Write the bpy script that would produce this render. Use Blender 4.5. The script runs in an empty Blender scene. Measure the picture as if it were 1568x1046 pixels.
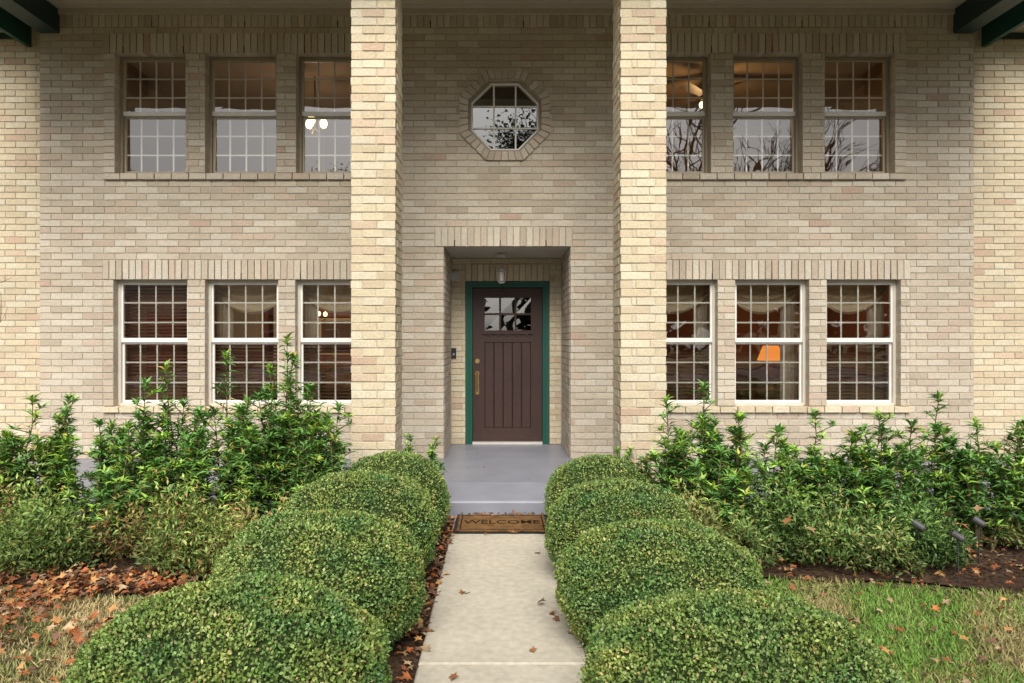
import bpy, math, random
import numpy as np
from mathutils import Vector, Matrix, noise
random.seed(7); rng=np.random.default_rng(7)
sc=bpy.context.scene
F=1045.0; VX=765.0; VY=520.0; CH=1.55
def PX(px,Y): return (px-VX)/F*Y
def PZ(py,Y): return CH-(py-VY)/F*Y
YW=7.76; YD=8.86; YC=6.07; YG=8.05
BASE=0.19; P=0.0755; BL=0.243
def snap(z): return BASE+round((z-BASE)/P)*P

# ---------------------------------------------------------------- materials
def newmat(name):
    m=bpy.data.materials.new(name); m.use_nodes=True
    nt=m.node_tree; nt.nodes.clear()
    out=nt.nodes.new('ShaderNodeOutputMaterial')
    return m,nt,out
def colmat(name,rough=0.6,noise_scale=0,noise_amt=0.0,bump=0.0,bump_scale=80,spec=0.4,metal=0.0,trans=0.0,big=.12):
    m,nt,out=newmat(name); N=nt.nodes; Lk=nt.links
    a=N.new('ShaderNodeAttribute'); a.attribute_name='Col'
    b=N.new('ShaderNodeBsdfPrincipled'); b.inputs['Roughness'].default_value=rough
    b.inputs['Specular IOR Level'].default_value=spec; b.inputs['Metallic'].default_value=metal
    tc=N.new('ShaderNodeTexCoord')
    col=a.outputs['Color']
    if noise_amt>0:
        for sc_,am in ((noise_scale,noise_amt),(noise_scale*big,noise_amt*0.6)):
            n=N.new('ShaderNodeTexNoise'); n.inputs['Scale'].default_value=sc_; n.inputs['Detail'].default_value=4
            Lk.new(tc.outputs['Object'],n.inputs['Vector'])
            mr=N.new('ShaderNodeMapRange'); mr.inputs['From Min'].default_value=0.3; mr.inputs['From Max'].default_value=0.7
            mr.inputs['To Min'].default_value=1-am; mr.inputs['To Max'].default_value=1+am
            Lk.new(n.outputs['Fac'],mr.inputs['Value'])
            vm=N.new('ShaderNodeVectorMath'); vm.operation='SCALE'
            Lk.new(col,vm.inputs[0]); Lk.new(mr.outputs['Result'],vm.inputs['Scale'])
            col=vm.outputs[0]
    Lk.new(col,b.inputs['Base Color'])
    if bump>0:
        n=N.new('ShaderNodeTexNoise'); n.inputs['Scale'].default_value=bump_scale; n.inputs['Detail'].default_value=5
        Lk.new(tc.outputs['Object'],n.inputs['Vector'])
        bp=N.new('ShaderNodeBump'); bp.inputs['Strength'].default_value=bump; bp.inputs['Distance'].default_value=0.01
        Lk.new(n.outputs['Fac'],bp.inputs['Height']); Lk.new(bp.outputs['Normal'],b.inputs['Normal'])
    if trans>0:
        t=N.new('ShaderNodeBsdfTranslucent'); Lk.new(col,t.inputs['Color'])
        mx=N.new('ShaderNodeMixShader'); mx.inputs[0].default_value=trans
        Lk.new(b.outputs[0],mx.inputs[1]); Lk.new(t.outputs[0],mx.inputs[2]); Lk.new(mx.outputs[0],out.inputs['Surface'])
    else: Lk.new(b.outputs[0],out.inputs['Surface'])
    return m
M_brick=colmat('brick_mat',0.9,55,0.13,0.6,140,spec=0.2,big=.02)
M_mortar=colmat('mortar_mat',0.95,40,0.12,0.6,200,spec=0.1)
M_paint=colmat('painted_trim',0.45,8,0.05)
M_door=colmat('stained_door',0.5,22,0.14,0.15,60)
M_int=colmat('interior_paint',0.8,3,0.05)
M_porch=colmat('porch_paint',0.38,3.5,0.10,0.08,30)
M_conc=colmat('concrete',0.88,22,0.12,0.3,120,spec=0.2)
M_leaf=colmat('leaf_mat',0.45,spec=0.4)
M_box=colmat('boxwood_leaf_mat',0.5,spec=0.35)
M_grass=colmat('grass_mat',0.6,spec=0.25)
M_dry=colmat('dry_leaf_mat',0.7,40,0.2,spec=0.2)
M_bark=colmat('bark_mat',0.9,25,0.25,0.4,60,spec=0.1)
M_soil=colmat('mulch_soil',0.98,28,0.5,1.0,45,spec=0.05)
M_lawn=colmat('lawn_soil',0.98,14,0.35,0.8,60,spec=0.05)
M_shing=colmat('roof_shingle',0.9,12,0.25,0.5,40)
M_coir=colmat('coir',0.95,110,0.45,0.9,350,spec=0.05)
M_brass=colmat('brass',0.25,20,0.1,metal=1.0)
M_metal=colmat('dark_metal',0.55,20,0.1,metal=0.3)
M_cloth=colmat('curtain_cloth',0.9,30,0.08,trans=0.15)
M_asph=colmat('asphalt',0.9,60,0.2,0.5,200)
def glassmat():
    m,nt,out=newmat('window_glass'); N=nt.nodes; L=nt.links
    t=N.new('ShaderNodeBsdfTransparent'); t.inputs[0].default_value=(.92,.93,.91,1)
    g=N.new('ShaderNodeBsdfGlossy'); g.inputs['Roughness'].default_value=0.008; g.inputs['Color'].default_value=(1,.98,.95,1)
    fr=N.new('ShaderNodeFresnel'); fr.inputs[0].default_value=1.5
    ma=N.new('ShaderNodeMath'); ma.operation='ADD'; ma.inputs[1].default_value=0.13; ma.use_clamp=True
    L.new(fr.outputs[0],ma.inputs[0])
    tc=N.new('ShaderNodeTexCoord'); n=N.new('ShaderNodeTexNoise'); n.inputs['Scale'].default_value=2.2; n.inputs['Detail'].default_value=1
    L.new(tc.outputs['Object'],n.inputs['Vector'])
    bp=N.new('ShaderNodeBump'); bp.inputs['Strength'].default_value=0.12; bp.inputs['Distance'].default_value=0.02
    L.new(n.outputs['Fac'],bp.inputs['Height']); L.new(bp.outputs[0],g.inputs['Normal'])
    mx=N.new('ShaderNodeMixShader'); L.new(ma.outputs[0],mx.inputs[0]); L.new(t.outputs[0],mx.inputs[1]); L.new(g.outputs[0],mx.inputs[2])
    L.new(mx.outputs[0],out.inputs[0]); return m
M_glass=glassmat()
def emat(name,c,s):
    m,nt,out=newmat(name); e=nt.nodes.new('ShaderNodeEmission'); e.inputs[0].default_value=(*c,1); e.inputs[1].default_value=s
    nt.links.new(e.outputs[0],out.inputs[0]); return m
M_bulb=emat('lit_bulb',(1,.72,.35),6.0)
M_shade=emat('lamp_shade_lit',(1,.30,.05),1.1)

# ---------------------------------------------------------------- builders
def link(o,parent=None):
    sc.collection.objects.link(o)
    if parent: o.parent=parent
    return o
def empty(name):
    e=bpy.data.objects.new(name,None); sc.collection.objects.link(e); return e
class MB:
    def __init__(s): s.v=[];s.f=[];s.c=[]
    def face(s,pts,col):
        i=len(s.v); s.v.extend(pts); s.f.append(tuple(range(i,i+len(pts)))); s.c.append(col)
    def box(s,x0,x1,y0,y1,z0,z1,col):
        i=len(s.v)
        s.v.extend([(x0,y0,z0),(x1,y0,z0),(x1,y1,z0),(x0,y1,z0),(x0,y0,z1),(x1,y0,z1),(x1,y1,z1),(x0,y1,z1)])
        for f in ((0,3,2,1),(4,5,6,7),(0,1,5,4),(1,2,6,5),(2,3,7,6),(3,0,4,7)):
            s.f.append(tuple(i+k for k in f)); s.c.append(col)
    def prism(s,O,U,V,N,poly,depth,col,c=0.0):
        n=len(poly); i=len(s.v)
        cx=sum(p[0] for p in poly)/n; cy=sum(p[1] for p in poly)/n
        def at(u,v,w): return (O[0]+U[0]*u+V[0]*v+N[0]*w,O[1]+U[1]*u+V[1]*v+N[1]*w,O[2]+U[2]*u+V[2]*v+N[2]*w)
        ins=[]
        for p in poly:
            ins.append((p[0]-math.copysign(min(c,abs(p[0]-cx)),p[0]-cx),p[1]-math.copysign(min(c,abs(p[1]-cy)),p[1]-cy)))
        if c>0:
            for p in ins: s.v.append(at(p[0],p[1],0))
            for p in poly: s.v.append(at(p[0],p[1],-c))
            for p in poly: s.v.append(at(p[0],p[1],-depth))
            rings=3
        else:
            for p in poly: s.v.append(at(p[0],p[1],0))
            for p in poly: s.v.append(at(p[0],p[1],-depth))
            rings=2
        s.f.append(tuple(range(i,i+n))); s.c.append(col)
        for r in range(rings-1):
            a=i+r*n; b=a+n
            for k in range(n):
                k2=(k+1)%n
                s.f.append((a+k2,a+k,b+k,b+k2)); s.c.append(col)
        s.f.append(tuple(reversed(range(i+(rings-1)*n,i+rings*n)))); s.c.append(col)
    def tube(s,pts,rad,col,n=6,cap=True):
        i0=len(s.v); m=len(pts)
        for k,p in enumerate(pts):
            p=Vector(p)
            d=(Vector(pts[min(k+1,m-1)])-Vector(pts[max(k-1,0)]))
            if d.length<1e-6: d=Vector((0,0,1))
            d.normalize()
            a=d.cross(Vector((0.31,0.2,0.93)) if abs(d.z)<0.9 else Vector((1,0.1,0))).normalized(); b=d.cross(a)
            r=rad[k] if hasattr(rad,'__len__') else rad
            for j in range(n):
                t=2*math.pi*j/n; s.v.append(tuple(p+a*math.cos(t)*r+b*math.sin(t)*r))
        for k in range(m-1):
            for j in range(n):
                j2=(j+1)%n; A=i0+k*n; B=A+n
                s.f.append((A+j,A+j2,B+j2,B+j)); s.c.append(col)
        if cap:
            s.f.append(tuple(reversed(range(i0,i0+n)))); s.c.append(col)
            s.f.append(tuple(range(i0+(m-1)*n,i0+m*n))); s.c.append(col)
    def sphere(s,c,r,col,nu=12,nv=8,sz=1.0):
        i0=len(s.v)
        for a in range(nv+1):
            ph=math.pi*a/nv
            for b in range(nu):
                th=2*math.pi*b/nu
                s.v.append((c[0]+r*math.sin(ph)*math.cos(th),c[1]+r*math.sin(ph)*math.sin(th),c[2]+r*sz*math.cos(ph)))
        for a in range(nv):
            for b in range(nu):
                b2=(b+1)%nu; s.f.append((i0+a*nu+b,i0+(a+1)*nu+b,i0+(a+1)*nu+b2,i0+a*nu+b2)); s.c.append(col)
    def build(s,name,mat,parent=None,smooth=False):
        me=bpy.data.meshes.new(name); me.from_pydata(s.v,[],s.f); me.update()
        at=me.attributes.new('Col','FLOAT_COLOR','CORNER')
        tot=np.array([len(f) for f in s.f]); c=np.array([(*x[:3],1.0) for x in s.c],dtype=np.float32)
        at.data.foreach_set('color',np.repeat(c,tot,axis=0).ravel())
        me.materials.append(mat)
        if smooth: me.polygons.foreach_set('use_smooth',[True]*len(me.polygons))
        o=bpy.data.objects.new(name,me); return link(o,parent)

def nrm(a): return a/np.maximum(np.linalg.norm(a,axis=-1,keepdims=True),1e-9)
T_BOX=(np.array([[0,0,0],[.5,-.5,.12],[1,0,-.05],[.5,.5,.12]]),[(0,1,2),(0,2,3)])
T_LEAF=(np.array([[0,0,0],[.45,-.5,.08],[.45,.5,.08],[1,0,-.22],[.5,0,-.02]]),[(0,1,4),(0,4,2),(4,1,3),(4,3,2)])
T_GRASS=(np.array([[0,-.5,0],[0,.5,0],[.55,.35,.06],[.55,-.35,.06],[1,0,.28]]),[(0,1,2),(0,2,3),(3,2,4)])
_r=[1.0,.45,.8,.4,.75,.35,.3,.35,.75,.4,.8,.45]
_st=[[.5,0,0]]+[[.5+.5*_r[i]*math.cos(i*math.pi/6),.5*_r[i]*math.sin(i*math.pi/6)*1.25,.14*(_r[i])*(1 if i%4 else -.3)] for i in range(12)]
T_STAR=(np.array(_st),[(0,1+i,1+(i+1)%12) for i in range(12)])
def leafmesh(name,Pp,D,Nn,L,W,C,T,mat,parent=None):
    tv,tf=T; tf=np.array(tf)
    D=nrm(D); S=nrm(np.cross(D,Nn)); U=np.cross(S,D)
    n=len(Pp); k=len(tv)
    V=(Pp[:,None,:]+tv[None,:,0:1]*L[:,None,None]*D[:,None,:]+tv[None,:,1:2]*W[:,None,None]*S[:,None,:]+tv[None,:,2:3]*L[:,None,None]*U[:,None,:])
    fc=(tf[None]+np.arange(n)[:,None,None]*k).reshape(-1)
    me=bpy.data.meshes.new(name); me.vertices.add(n*k); me.vertices.foreach_set('co',V.astype(np.float32).ravel())
    me.loops.add(len(fc)); me.loops.foreach_set('vertex_index',fc.astype(np.int32))
    nf=len(fc)//3; me.polygons.add(nf); me.polygons.foreach_set('loop_start',(np.arange(nf)*3).astype(np.int32))
    me.update(calc_edges=True); me.validate()
    at=me.attributes.new('Col','FLOAT_COLOR','POINT')
    c=np.concatenate([np.repeat(np.clip(C,0,1),k,axis=0),np.ones((n*k,1))],axis=1)
    at.data.foreach_set('color',c.astype(np.float32).ravel())
    me.materials.append(mat)
    return link(bpy.data.objects.new(name,me),parent)

FR=lambda y:((0,y,0),(1,0,0),(0,0,1),(0,-1,0))      # faces -Y, u=x
FPX=lambda x:((x,0,0),(0,1,0),(0,0,1),(1,0,0))      # faces +X, u=y
FNX=lambda x:((x,0,0),(0,-1,0),(0,0,1),(-1,0,0))    # faces -X, u=-y

PAL_W=[((.53,.465,.37),6),((.49,.42,.33),3),((.565,.51,.42),5),((.51,.415,.325),1.3),((.46,.395,.305),1.3),((.48,.355,.275),.2)]
PAL_C=[((.62,.54,.385),6),((.58,.49,.345),3),((.645,.58,.44),4),((.59,.47,.345),1.5),((.53,.40,.29),.5)]
def bcol(pal):
    c=random.choices([p[0] for p in pal],[p[1] for p in pal])[0]; k=random.uniform(.94,1.06)
    return (c[0]*k,c[1]*k,c[2]*k)
J=0.005
MD=.009   # mortar rake depth
def put(mb,fr,u0,u1,v0,v1,depth,pal,out=0.0,col=None):
    O,U,V,N=fr; o=out+random.uniform(-.002,.002)
    O2=(O[0]+N[0]*o,O[1]+N[1]*o,O[2]+N[2]*o)
    j=lambda:random.uniform(-.0014,.0014)
    poly=[(u0+J+j(),v0+J+j()),(u1-J+j(),v0+J+j()),(u1-J+j(),v1-J+j()),(u0+J+j(),v1-J+j())]
    mb.prism(O2,U,V,N,poly,depth,col or bcol(pal),0.0025)
def region(mb,fr,u0,u1,z0,z1,excl,depth=0.095,pal=PAL_W,corner=None,out=0.0,phase=0):
    r0=round((z0-BASE)/P); r1=round((z1-BASE)/P)
    for r in range(r0,r1):
        a,b=u0,u1
        if corner:
            ca,cb=corner(r); a+=ca;b-=cb
        iv=[(a,b)]; zc=BASE+(r+.5)*P
        for e in excl:
            rng_=e(zc) if callable(e) else ((e[0],e[1]) if e[2]<zc<e[3] else None)
            if not rng_: continue
            ni=[]
            for (s,t) in iv:
                if rng_[1]<=s or rng_[0]>=t: ni.append((s,t)); continue
                if rng_[0]-s>.02: ni.append((s,rng_[0]))
                if t-rng_[1]>.02: ni.append((rng_[1],t))
            iv=ni
        ph=((r+phase)%2)*BL/2+random.uniform(-.006,.006)
        for (s,t) in iv:
            k=math.floor((s-ph)/BL)+1
            cuts=[s]+[ph+BL*i for i in range(k,k+200) if ph+BL*i<t]+[t]
            if len(cuts)>2 and cuts[1]-cuts[0]<.035: cuts.pop(1)
            if len(cuts)>2 and cuts[-1]-cuts[-2]<.035: cuts.pop(-2)
            for i in range(len(cuts)-1):
                put(mb,fr,cuts[i],cuts[i+1],BASE+r*P,BASE+(r+1)*P,depth,pal,out)
def soldier(mb,fr,u0,u1,z0,z1,pal=PAL_W,out=0.012,depth=0.1,weep=None):
    n=max(1,round((u1-u0)/P)); w=(u1-u0)/n
    for i in range(n):
        put(mb,fr,u0+i*w,u0+(i+1)*w,z0,z1,depth,pal,out)
    if weep:
        O,U,V,N=fr
        for i in range(3,n,weep):
            u=u0+i*w
            mb.prism((O[0]+N[0]*(out-.001),O[1]+N[1]*(out-.001),O[2]),U,V,N,[(u-.0055,z0+.004),(u+.0055,z0+.004),(u+.0055,z0+.075),(u-.0055,z0+.075)],.02,(.02,.017,.015))

# ================================================================ HOUSE
house=empty('brick_house')
bk=MB(); mo=MB()
UPZ=(snap(PZ(263,YW)),snap(PZ(80,YW)))
LOZ=(snap(PZ(624,YW)),snap(PZ(433,YW)))
upL=[(178,285),(316,424),(455,562)]; upR=[(982,1087),(1122,1227),(1262,1368)]
loL=[(175,287),(315,426),(453,565)]; loR=[(986,1098),(1126,1238),(1266,1378)]
W=[]
for a in upL+upR: W.append((PX(a[0],YW),PX(a[1],YW),UPZ[0],UPZ[1],'up'))
for a in loL+loR: W.append((PX(a[0],YW),PX(a[1],YW),LOZ[0],LOZ[1],'lo'))
XL,XR=PX(60,YW),PX(1492,YW)
ZT=5.30
RX0,RX1=PX(680,YW),PX(873,YW); RZ=BASE+32*P
OCX,OCZ=PX(773,YW),PZ(177,YW); RO,RI=.512,.415
groups=[]
for (a,b,z0,z1,lh) in ((160,580,UPZ[0],UPZ[1],3),(965,1386,UPZ[0],UPZ[1],3),(158,582,LOZ[0],LOZ[1],3),(969,1393,LOZ[0],LOZ[1],3)):
    groups.append((PX(a,YW),PX(b,YW),z0-P,z1+3*P))
topS=snap(PZ(47,YW))
fr=FR(YW)
def octex(zc):
    d=abs(zc-OCZ)+P/2; ap=.455
    if d>ap: 
        return None
    h=ap if d<ap*math.tan(math.pi/8) else ap*math.sqrt(2)-d
    return (OCX-h,OCX+h)
exc=[(g[0],g[1],g[2],g[3]) for g in groups]+[(RX0,RX1,0,RZ),(PX(666,YW),PX(876,YW),RZ,RZ+3*P),octex]
region(bk,fr,XL,XR,BASE-2*P,topS,exc)
soldier(bk,fr,XL,XR,topS,topS+3*P,out=.004,weep=14)
region(bk,fr,XL,XR,topS+3*P,topS+5*P,[])
for gi,g in enumerate(groups):
    ws=[(w[0],w[1],w[2],w[3]) for w in W if w[0]>g[0]-.01 and w[1]<g[1]+.01 and abs(w[2]-P-g[2])<.01]
    up=gi<2
    o=.028 if up else .012
    region(bk,fr,g[0],g[1],g[2]+P,g[3]-3*P,ws,out=o,depth=.12)
    prev=g[0]+.005
    for ww in ws+[(g[1]-.005,None,0,0)]:
        mo.box(prev,ww[0]-(.005 if ww[1] else 0),YW-o+MD,YW+.05,g[2]+P,g[3]-.005,(.48,.435,.355)); prev=(ww[1]+.005) if ww[1] else 0
    soldier(bk,fr,g[0],g[1],g[3]-3*P,g[3],out=o+.006,depth=.13,weep=9)
    n2=round((g[1]-g[0])/.2); w2=(g[1]-g[0])/n2
    for i in range(n2): put(bk,fr,g[0]+i*w2,g[0]+(i+1)*w2,g[2],g[2]+P,.14,PAL_C if not up else PAL_W,.04)
soldier(bk,fr,PX(666,YW),PX(876,YW),RZ,RZ+3*P,out=.012,weep=7)
for s in range(8):
    a=s*math.pi/4; ca,sa=math.cos(a),math.sin(a); tn=math.tan(math.pi/8); n=5
    for i in range(n):
        t0=-1+2*i/n; t1=-1+2*(i+1)/n
        def pt(r,t): 
            x=r; y=r*tn*t
            return (OCX+x*ca-y*sa, OCZ+x*sa+y*ca)
        g_=.035
        q=[pt(RI,t1-g_),pt(RI,t0+g_),pt(RO,t0+g_),pt(RO,t1-g_)]
        bk.prism((0,YW-.032+random.uniform(-.002,.002),0),(1,0,0),(0,0,1),(0,-1,0),q,.13,bcol(PAL_W),0.0)
region(bk,FPX(RX0),YW,YD,BASE,RZ,[],corner=lambda r:(.105,0))
region(bk,FNX(RX1),-YD,-YW,BASE,RZ,[],corner=lambda r:(0,.105))
DX0,DX1=PX(713,YD),PX(841,YD); DZ=BASE+28*P
region(bk,FR(YD),RX0,RX1,BASE,RZ,[(DX0,DX1,0,DZ),(DX0-.0,DX1+.0,DZ,DZ+3*P)],pal=PAL_C)
soldier(bk,FR(YD),DX0,DX1,DZ,DZ+3*P,pal=PAL_C)
for (a,b) in ((-8.3,XL+.2),(XR-.2,8.5)):
    region(bk,FR(YG),a,b,BASE-3*P,snap(5.12),[],pal=PAL_C,phase=1)
    soldier(bk,FR(YG),a,b,snap(5.12)-0,snap(5.12)+2*P,pal=PAL_C,out=0)
cw0,cw1=PX(537,YC),PX(606,YC); cw2,cw3=PX(950,YC),PX(1021,YC); CD=.42
for (a,b) in ((cw0,cw1),(cw2,cw3)):
    ev=lambda r:(0,0) if r%2 else (.1,.1)
    od=lambda r:(.1,.1) if r%2 else (0,0)
    region(bk,FR(YC),a,b,BASE-P,5.26,[],pal=PAL_C,corner=ev)
    region(bk,((0,YC+CD,0),(-1,0,0),(0,0,1),(0,1,0)),-b,-a,BASE-P,5.26,[],pal=PAL_C,corner=ev)
    region(bk,FPX(b),YC,YC+CD,BASE-P,5.26,[],pal=PAL_C,corner=od)
    region(bk,FNX(a),-YC-CD,-YC,BASE-P,5.26,[],pal=PAL_C,corner=od)
    mo.box(a+MD,b-MD,YC+MD,YC+CD-MD,.1,5.24,(.57,.51,.405))
bk.build('bricks',M_brick,house)
def core(mb,x0,x1,z0,z1,ops,y0,y1,col):
    xs=sorted(set([x0,x1]+[o[0] for o in ops]+[o[1] for o in ops])); zs=sorted(set([z0,z1]+[o[2] for o in ops]+[o[3] for o in ops]))
    sol={}
    for i in range(len(xs)-1):
        for j in range(len(zs)-1):
            cx=(xs[i]+xs[i+1])/2; cz=(zs[j]+zs[j+1])/2
            sol[i,j]=not any(o[0]<cx<o[1] and o[2]<cz<o[3] for o in ops)
    for (i,j),s in sol.items():
        if not s: continue
        a,b,c,d=xs[i],xs[i+1],zs[j],zs[j+1]
        mb.face([(a,y0,c),(b,y0,c),(b,y0,d),(a,y0,d)],col); mb.face([(a,y1,c),(a,y1,d),(b,y1,d),(b,y1,c)],col)
        if not sol.get((i-1,j)): mb.face([(a,y0,c),(a,y0,d),(a,y1,d),(a,y1,c)],col)
        if not sol.get((i+1,j)): mb.face([(b,y0,c),(b,y1,c),(b,y1,d),(b,y0,d)],col)
        if not sol.get((i,j-1)): mb.face([(a,y0,c),(a,y1,c),(b,y1,c),(b,y0,c)],col)
        if not sol.get((i,j+1)): mb.face([(a,y0,d),(b,y0,d),(b,y1,d),(a,y1,d)],col)
MC=(.50,.455,.37)
q=.43
ops=[(w[0]-.006,w[1]+.006,w[2]-.006,w[3]+.006) for w in W]+[(RX0-.006,RX1+.006,-1,RZ+.006),(OCX-q,OCX+q,OCZ-q,OCZ+q)]
core(mo,XL+.006,XR-.006,-.2,ZT,ops,YW+MD,YW+.16,MC)
a_=q*math.tan(math.pi/8)
for sx in(-1,1):
    for sz in(-1,1):
        tri=[(OCX+sx*q,YW+MD+.0002,OCZ+sz*q),(OCX+sx*q,YW+MD+.0002,OCZ+sz*a_),(OCX+sx*a_,YW+MD+.0002,OCZ+sz*q)]
        mo.face(tri,MC)
        mo.face([(OCX+sx*q,YW+MD,OCZ+sz*a_),(OCX+sx*a_,YW+MD,OCZ+sz*q),(OCX+sx*a_,YW+.15,OCZ+sz*q),(OCX+sx*q,YW+.15,OCZ+sz*a_)],MC)
tn=math.tan(math.pi/8)
for s in range(8):
    a=s*math.pi/4; ca,sa=math.cos(a),math.sin(a)
    def pt(r,t): return (OCX+r*ca-r*tn*t*sa,OCZ+r*sa+r*tn*t*ca)
    mo.prism((0,YW-.022,0),(1,0,0),(0,0,1),(0,-1,0),[pt(RI+.004,1),pt(RI+.004,-1),pt(RO-.005,-1),pt(RO-.005,1)],.05,(.36,.32,.25))
mo.box(XL+.006,XL+.1,YW+.161,YG+.3,-.2,ZT-.002,MC); mo.box(XR-.1,XR-.006,YW+.161,YG+.3,-.2,ZT-.002,MC)
mo.box(RX0-.1,RX0-.008,YW+.161,YD+.2,-.1,RZ+.1,MC); mo.box(RX1+.008,RX1+.1,YW+.161,YD+.2,-.1,RZ+.1,MC)
core(mo,RX0-.005,RX1+.005,-.1,RZ+.05,[(DX0-.004,DX1+.004,-1,DZ+.004)],YD+MD,YD+.15,MC)
mo.box(-8.3,XL+.15,YG+MD,YG+.2,-.2,5.3,MC); mo.box(XR-.15,8.5,YG+MD,YG+.2,-.2,5.3,MC)
mo.build('mortar_walls',M_mortar,house)

# ---- windows
wf=MB(); gl=MB(); inn=MB(); bl=MB()
TAN=(.30,.25,.18); WH=(.80,.785,.74); MU=(.80,.78,.73)
def pane(x0,x1,z0,z1,y):
    j=lambda:random.uniform(-.0025,.0025)
    gl.face([(x0,y+j(),z0),(x1,y+j(),z0),(x1,y+j(),z1),(x0,y+j(),z1)],(1,1,1))
def window(x0,x1,z0,z1,kind):
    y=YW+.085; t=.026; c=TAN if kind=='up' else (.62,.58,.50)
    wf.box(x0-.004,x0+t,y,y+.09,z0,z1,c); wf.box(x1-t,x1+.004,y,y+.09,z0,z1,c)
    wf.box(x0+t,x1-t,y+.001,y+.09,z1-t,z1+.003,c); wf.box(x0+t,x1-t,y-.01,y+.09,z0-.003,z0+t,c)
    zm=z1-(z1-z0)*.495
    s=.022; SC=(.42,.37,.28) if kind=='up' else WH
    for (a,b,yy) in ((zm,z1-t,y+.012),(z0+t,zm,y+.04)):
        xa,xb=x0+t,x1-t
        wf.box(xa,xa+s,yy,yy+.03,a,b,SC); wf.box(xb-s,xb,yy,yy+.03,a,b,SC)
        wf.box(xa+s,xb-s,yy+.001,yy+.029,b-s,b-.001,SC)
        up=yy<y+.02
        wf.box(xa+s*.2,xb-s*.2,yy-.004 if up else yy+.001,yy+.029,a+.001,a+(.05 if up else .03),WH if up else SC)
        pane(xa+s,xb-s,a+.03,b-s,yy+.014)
        m=.0085; nc=4
        for i in range(1,nc):
            xx=xa+(xb-xa)*i/nc; wf.box(xx-m,xx+m,yy+.018,yy+.026,a+.03,b-s,MU)
        for i in range(1,3):
            zz=a+(b-a)*i/3; wf.box(xa+s,xb-s,yy+.0185,yy+.0255,zz-m,zz+m,MU)
for i,w in enumerate(W):
    window(*w)
    x0,x1,z0,z1,k=w
    if k=='lo':
        n=34; full=(i in (6,))
        for s in range(n):
            z=z0+.03+(z1-z0-.06)*s/n
            if not full and (s>n*.5 or i==10): break
            bl.face([(x0-.03,YW+.27,z),(x1+.03,YW+.27,z),(x1+.03,YW+.30,z+.022),(x0-.03,YW+.30,z+.022)],(.19,.08,.05) if full else (.13,.065,.045))
def ring8(mb,r0,r1,y0,y1,col):
    for s in range(8):
        a=s*math.pi/4; ca,sa=math.cos(a),math.sin(a)
        def pt(r,t): return (OCX+r*ca-r*tn*t*sa,OCZ+r*sa+r*tn*t*ca)
        mb.prism((0,y0,0),(1,0,0),(0,0,1),(0,-1,0),[pt(r0,1),pt(r0,-1),pt(r1,-1),pt(r1,1)],y1-y0,col)
ring8(wf,.385,.425,YW+.03,YW+.13,TAN); ring8(wf,.365,.384,YW+.05,YW+.12,WH)
R=.375/math.cos(math.pi/8)
gl.face([(OCX+R*math.cos(math.pi/8+s*math.pi/4),YW+.08,OCZ+R*math.sin(math.pi/8+s*math.pi/4)) for s in range(8)],(1,1,1))
for d in (-.125,.125):
    wf.box(OCX+d-.009,OCX+d+.009,YW+.070,YW+.078,OCZ-.37,OCZ+.37,MU)
    wf.box(OCX-.37,OCX+.37,YW+.0705,YW+.0775,OCZ+d-.009,OCZ+d+.009,MU)
wf.build('window_frames',M_paint,house); bl.build('window_blinds',M_paint,house)

# ---- rooms
def room(x0,x1,y0,y1,z0,z1,wall,ceil,floor):
    inn.face([(x0,y1,z0),(x1,y1,z0),(x1,y1,z1),(x0,y1,z1)],wall)
    inn.face([(x0,y0,z0),(x0,y1,z0),(x0,y1,z1),(x0,y0,z1)],wall); inn.face([(x1,y0,z0),(x1,y0,z1),(x1,y1,z1),(x1,y1,z0)],wall)
    inn.face([(x0,y0,z0),(x1,y0,z0),(x1,y1,z0),(x0,y1,z0)],floor); inn.face([(x0,y0,z1),(x0,y1,z1),(x1,y1,z1),(x1,y0,z1)],ceil)
room(XL+.1,-1.0,YW+.17,11.8,2.9,5.25,(.27,.19,.14),(.33,.26,.21),(.2,.12,.08))
room(1.1,XR-.1,YW+.17,11.8,2.9,5.25,(.27,.19,.13),(.33,.25,.17),(.2,.12,.08))
room(XL+.1,-1.0,YW+.17,11.2,.2,2.8,(.25,.10,.065),(.4,.34,.27),(.2,.1,.06))
room(1.1,XR-.1,YW+.17,11.2,.2,2.8,(.22,.11,.08),(.4,.34,.27),(.2,.1,.06))
room(-.9,1.0,YW+.17,10.5,3.2,5.25,(.10,.08,.06),(.15,.12,.1),(.1,.08,.06))
room(-.9,1.0,YD+.2,12.,.19,2.8,(.10,.085,.07),(.2,.18,.15),(.1,.07,.05))
for (x,z,w,h,c) in ((-4.2,1.75,.5,.7,(.5,.47,.4)),(-2.6,1.6,.6,.5,(.08,.05,.03)),(2.2,1.7,.5,.6,(.4,.33,.2)),(4.9,1.7,.5,.7,(.45,.4,.3)),(-3.5,4.1,.9,1.9,(.4,.33,.25)),(4.2,4.1,.9,1.9,(.38,.3,.2))):
    yb=11.2 if z<3 else 11.8
    inn.box(x-w/2-.05,x+w/2+.05,yb-.08,yb-.03,z-h/2-.05,z+h/2+.05,(.45,.38,.28))
    inn.box(x-w/2,x+w/2,yb-.1,yb-.081,z-h/2,z+h/2,c)
for x in (-5.0,-3.6,-1.9,1.7,3.4,5.0):
    inn.box(x-.06,x+.06,11.05,11.15,.2,2.7,(.6,.55,.46))
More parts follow.
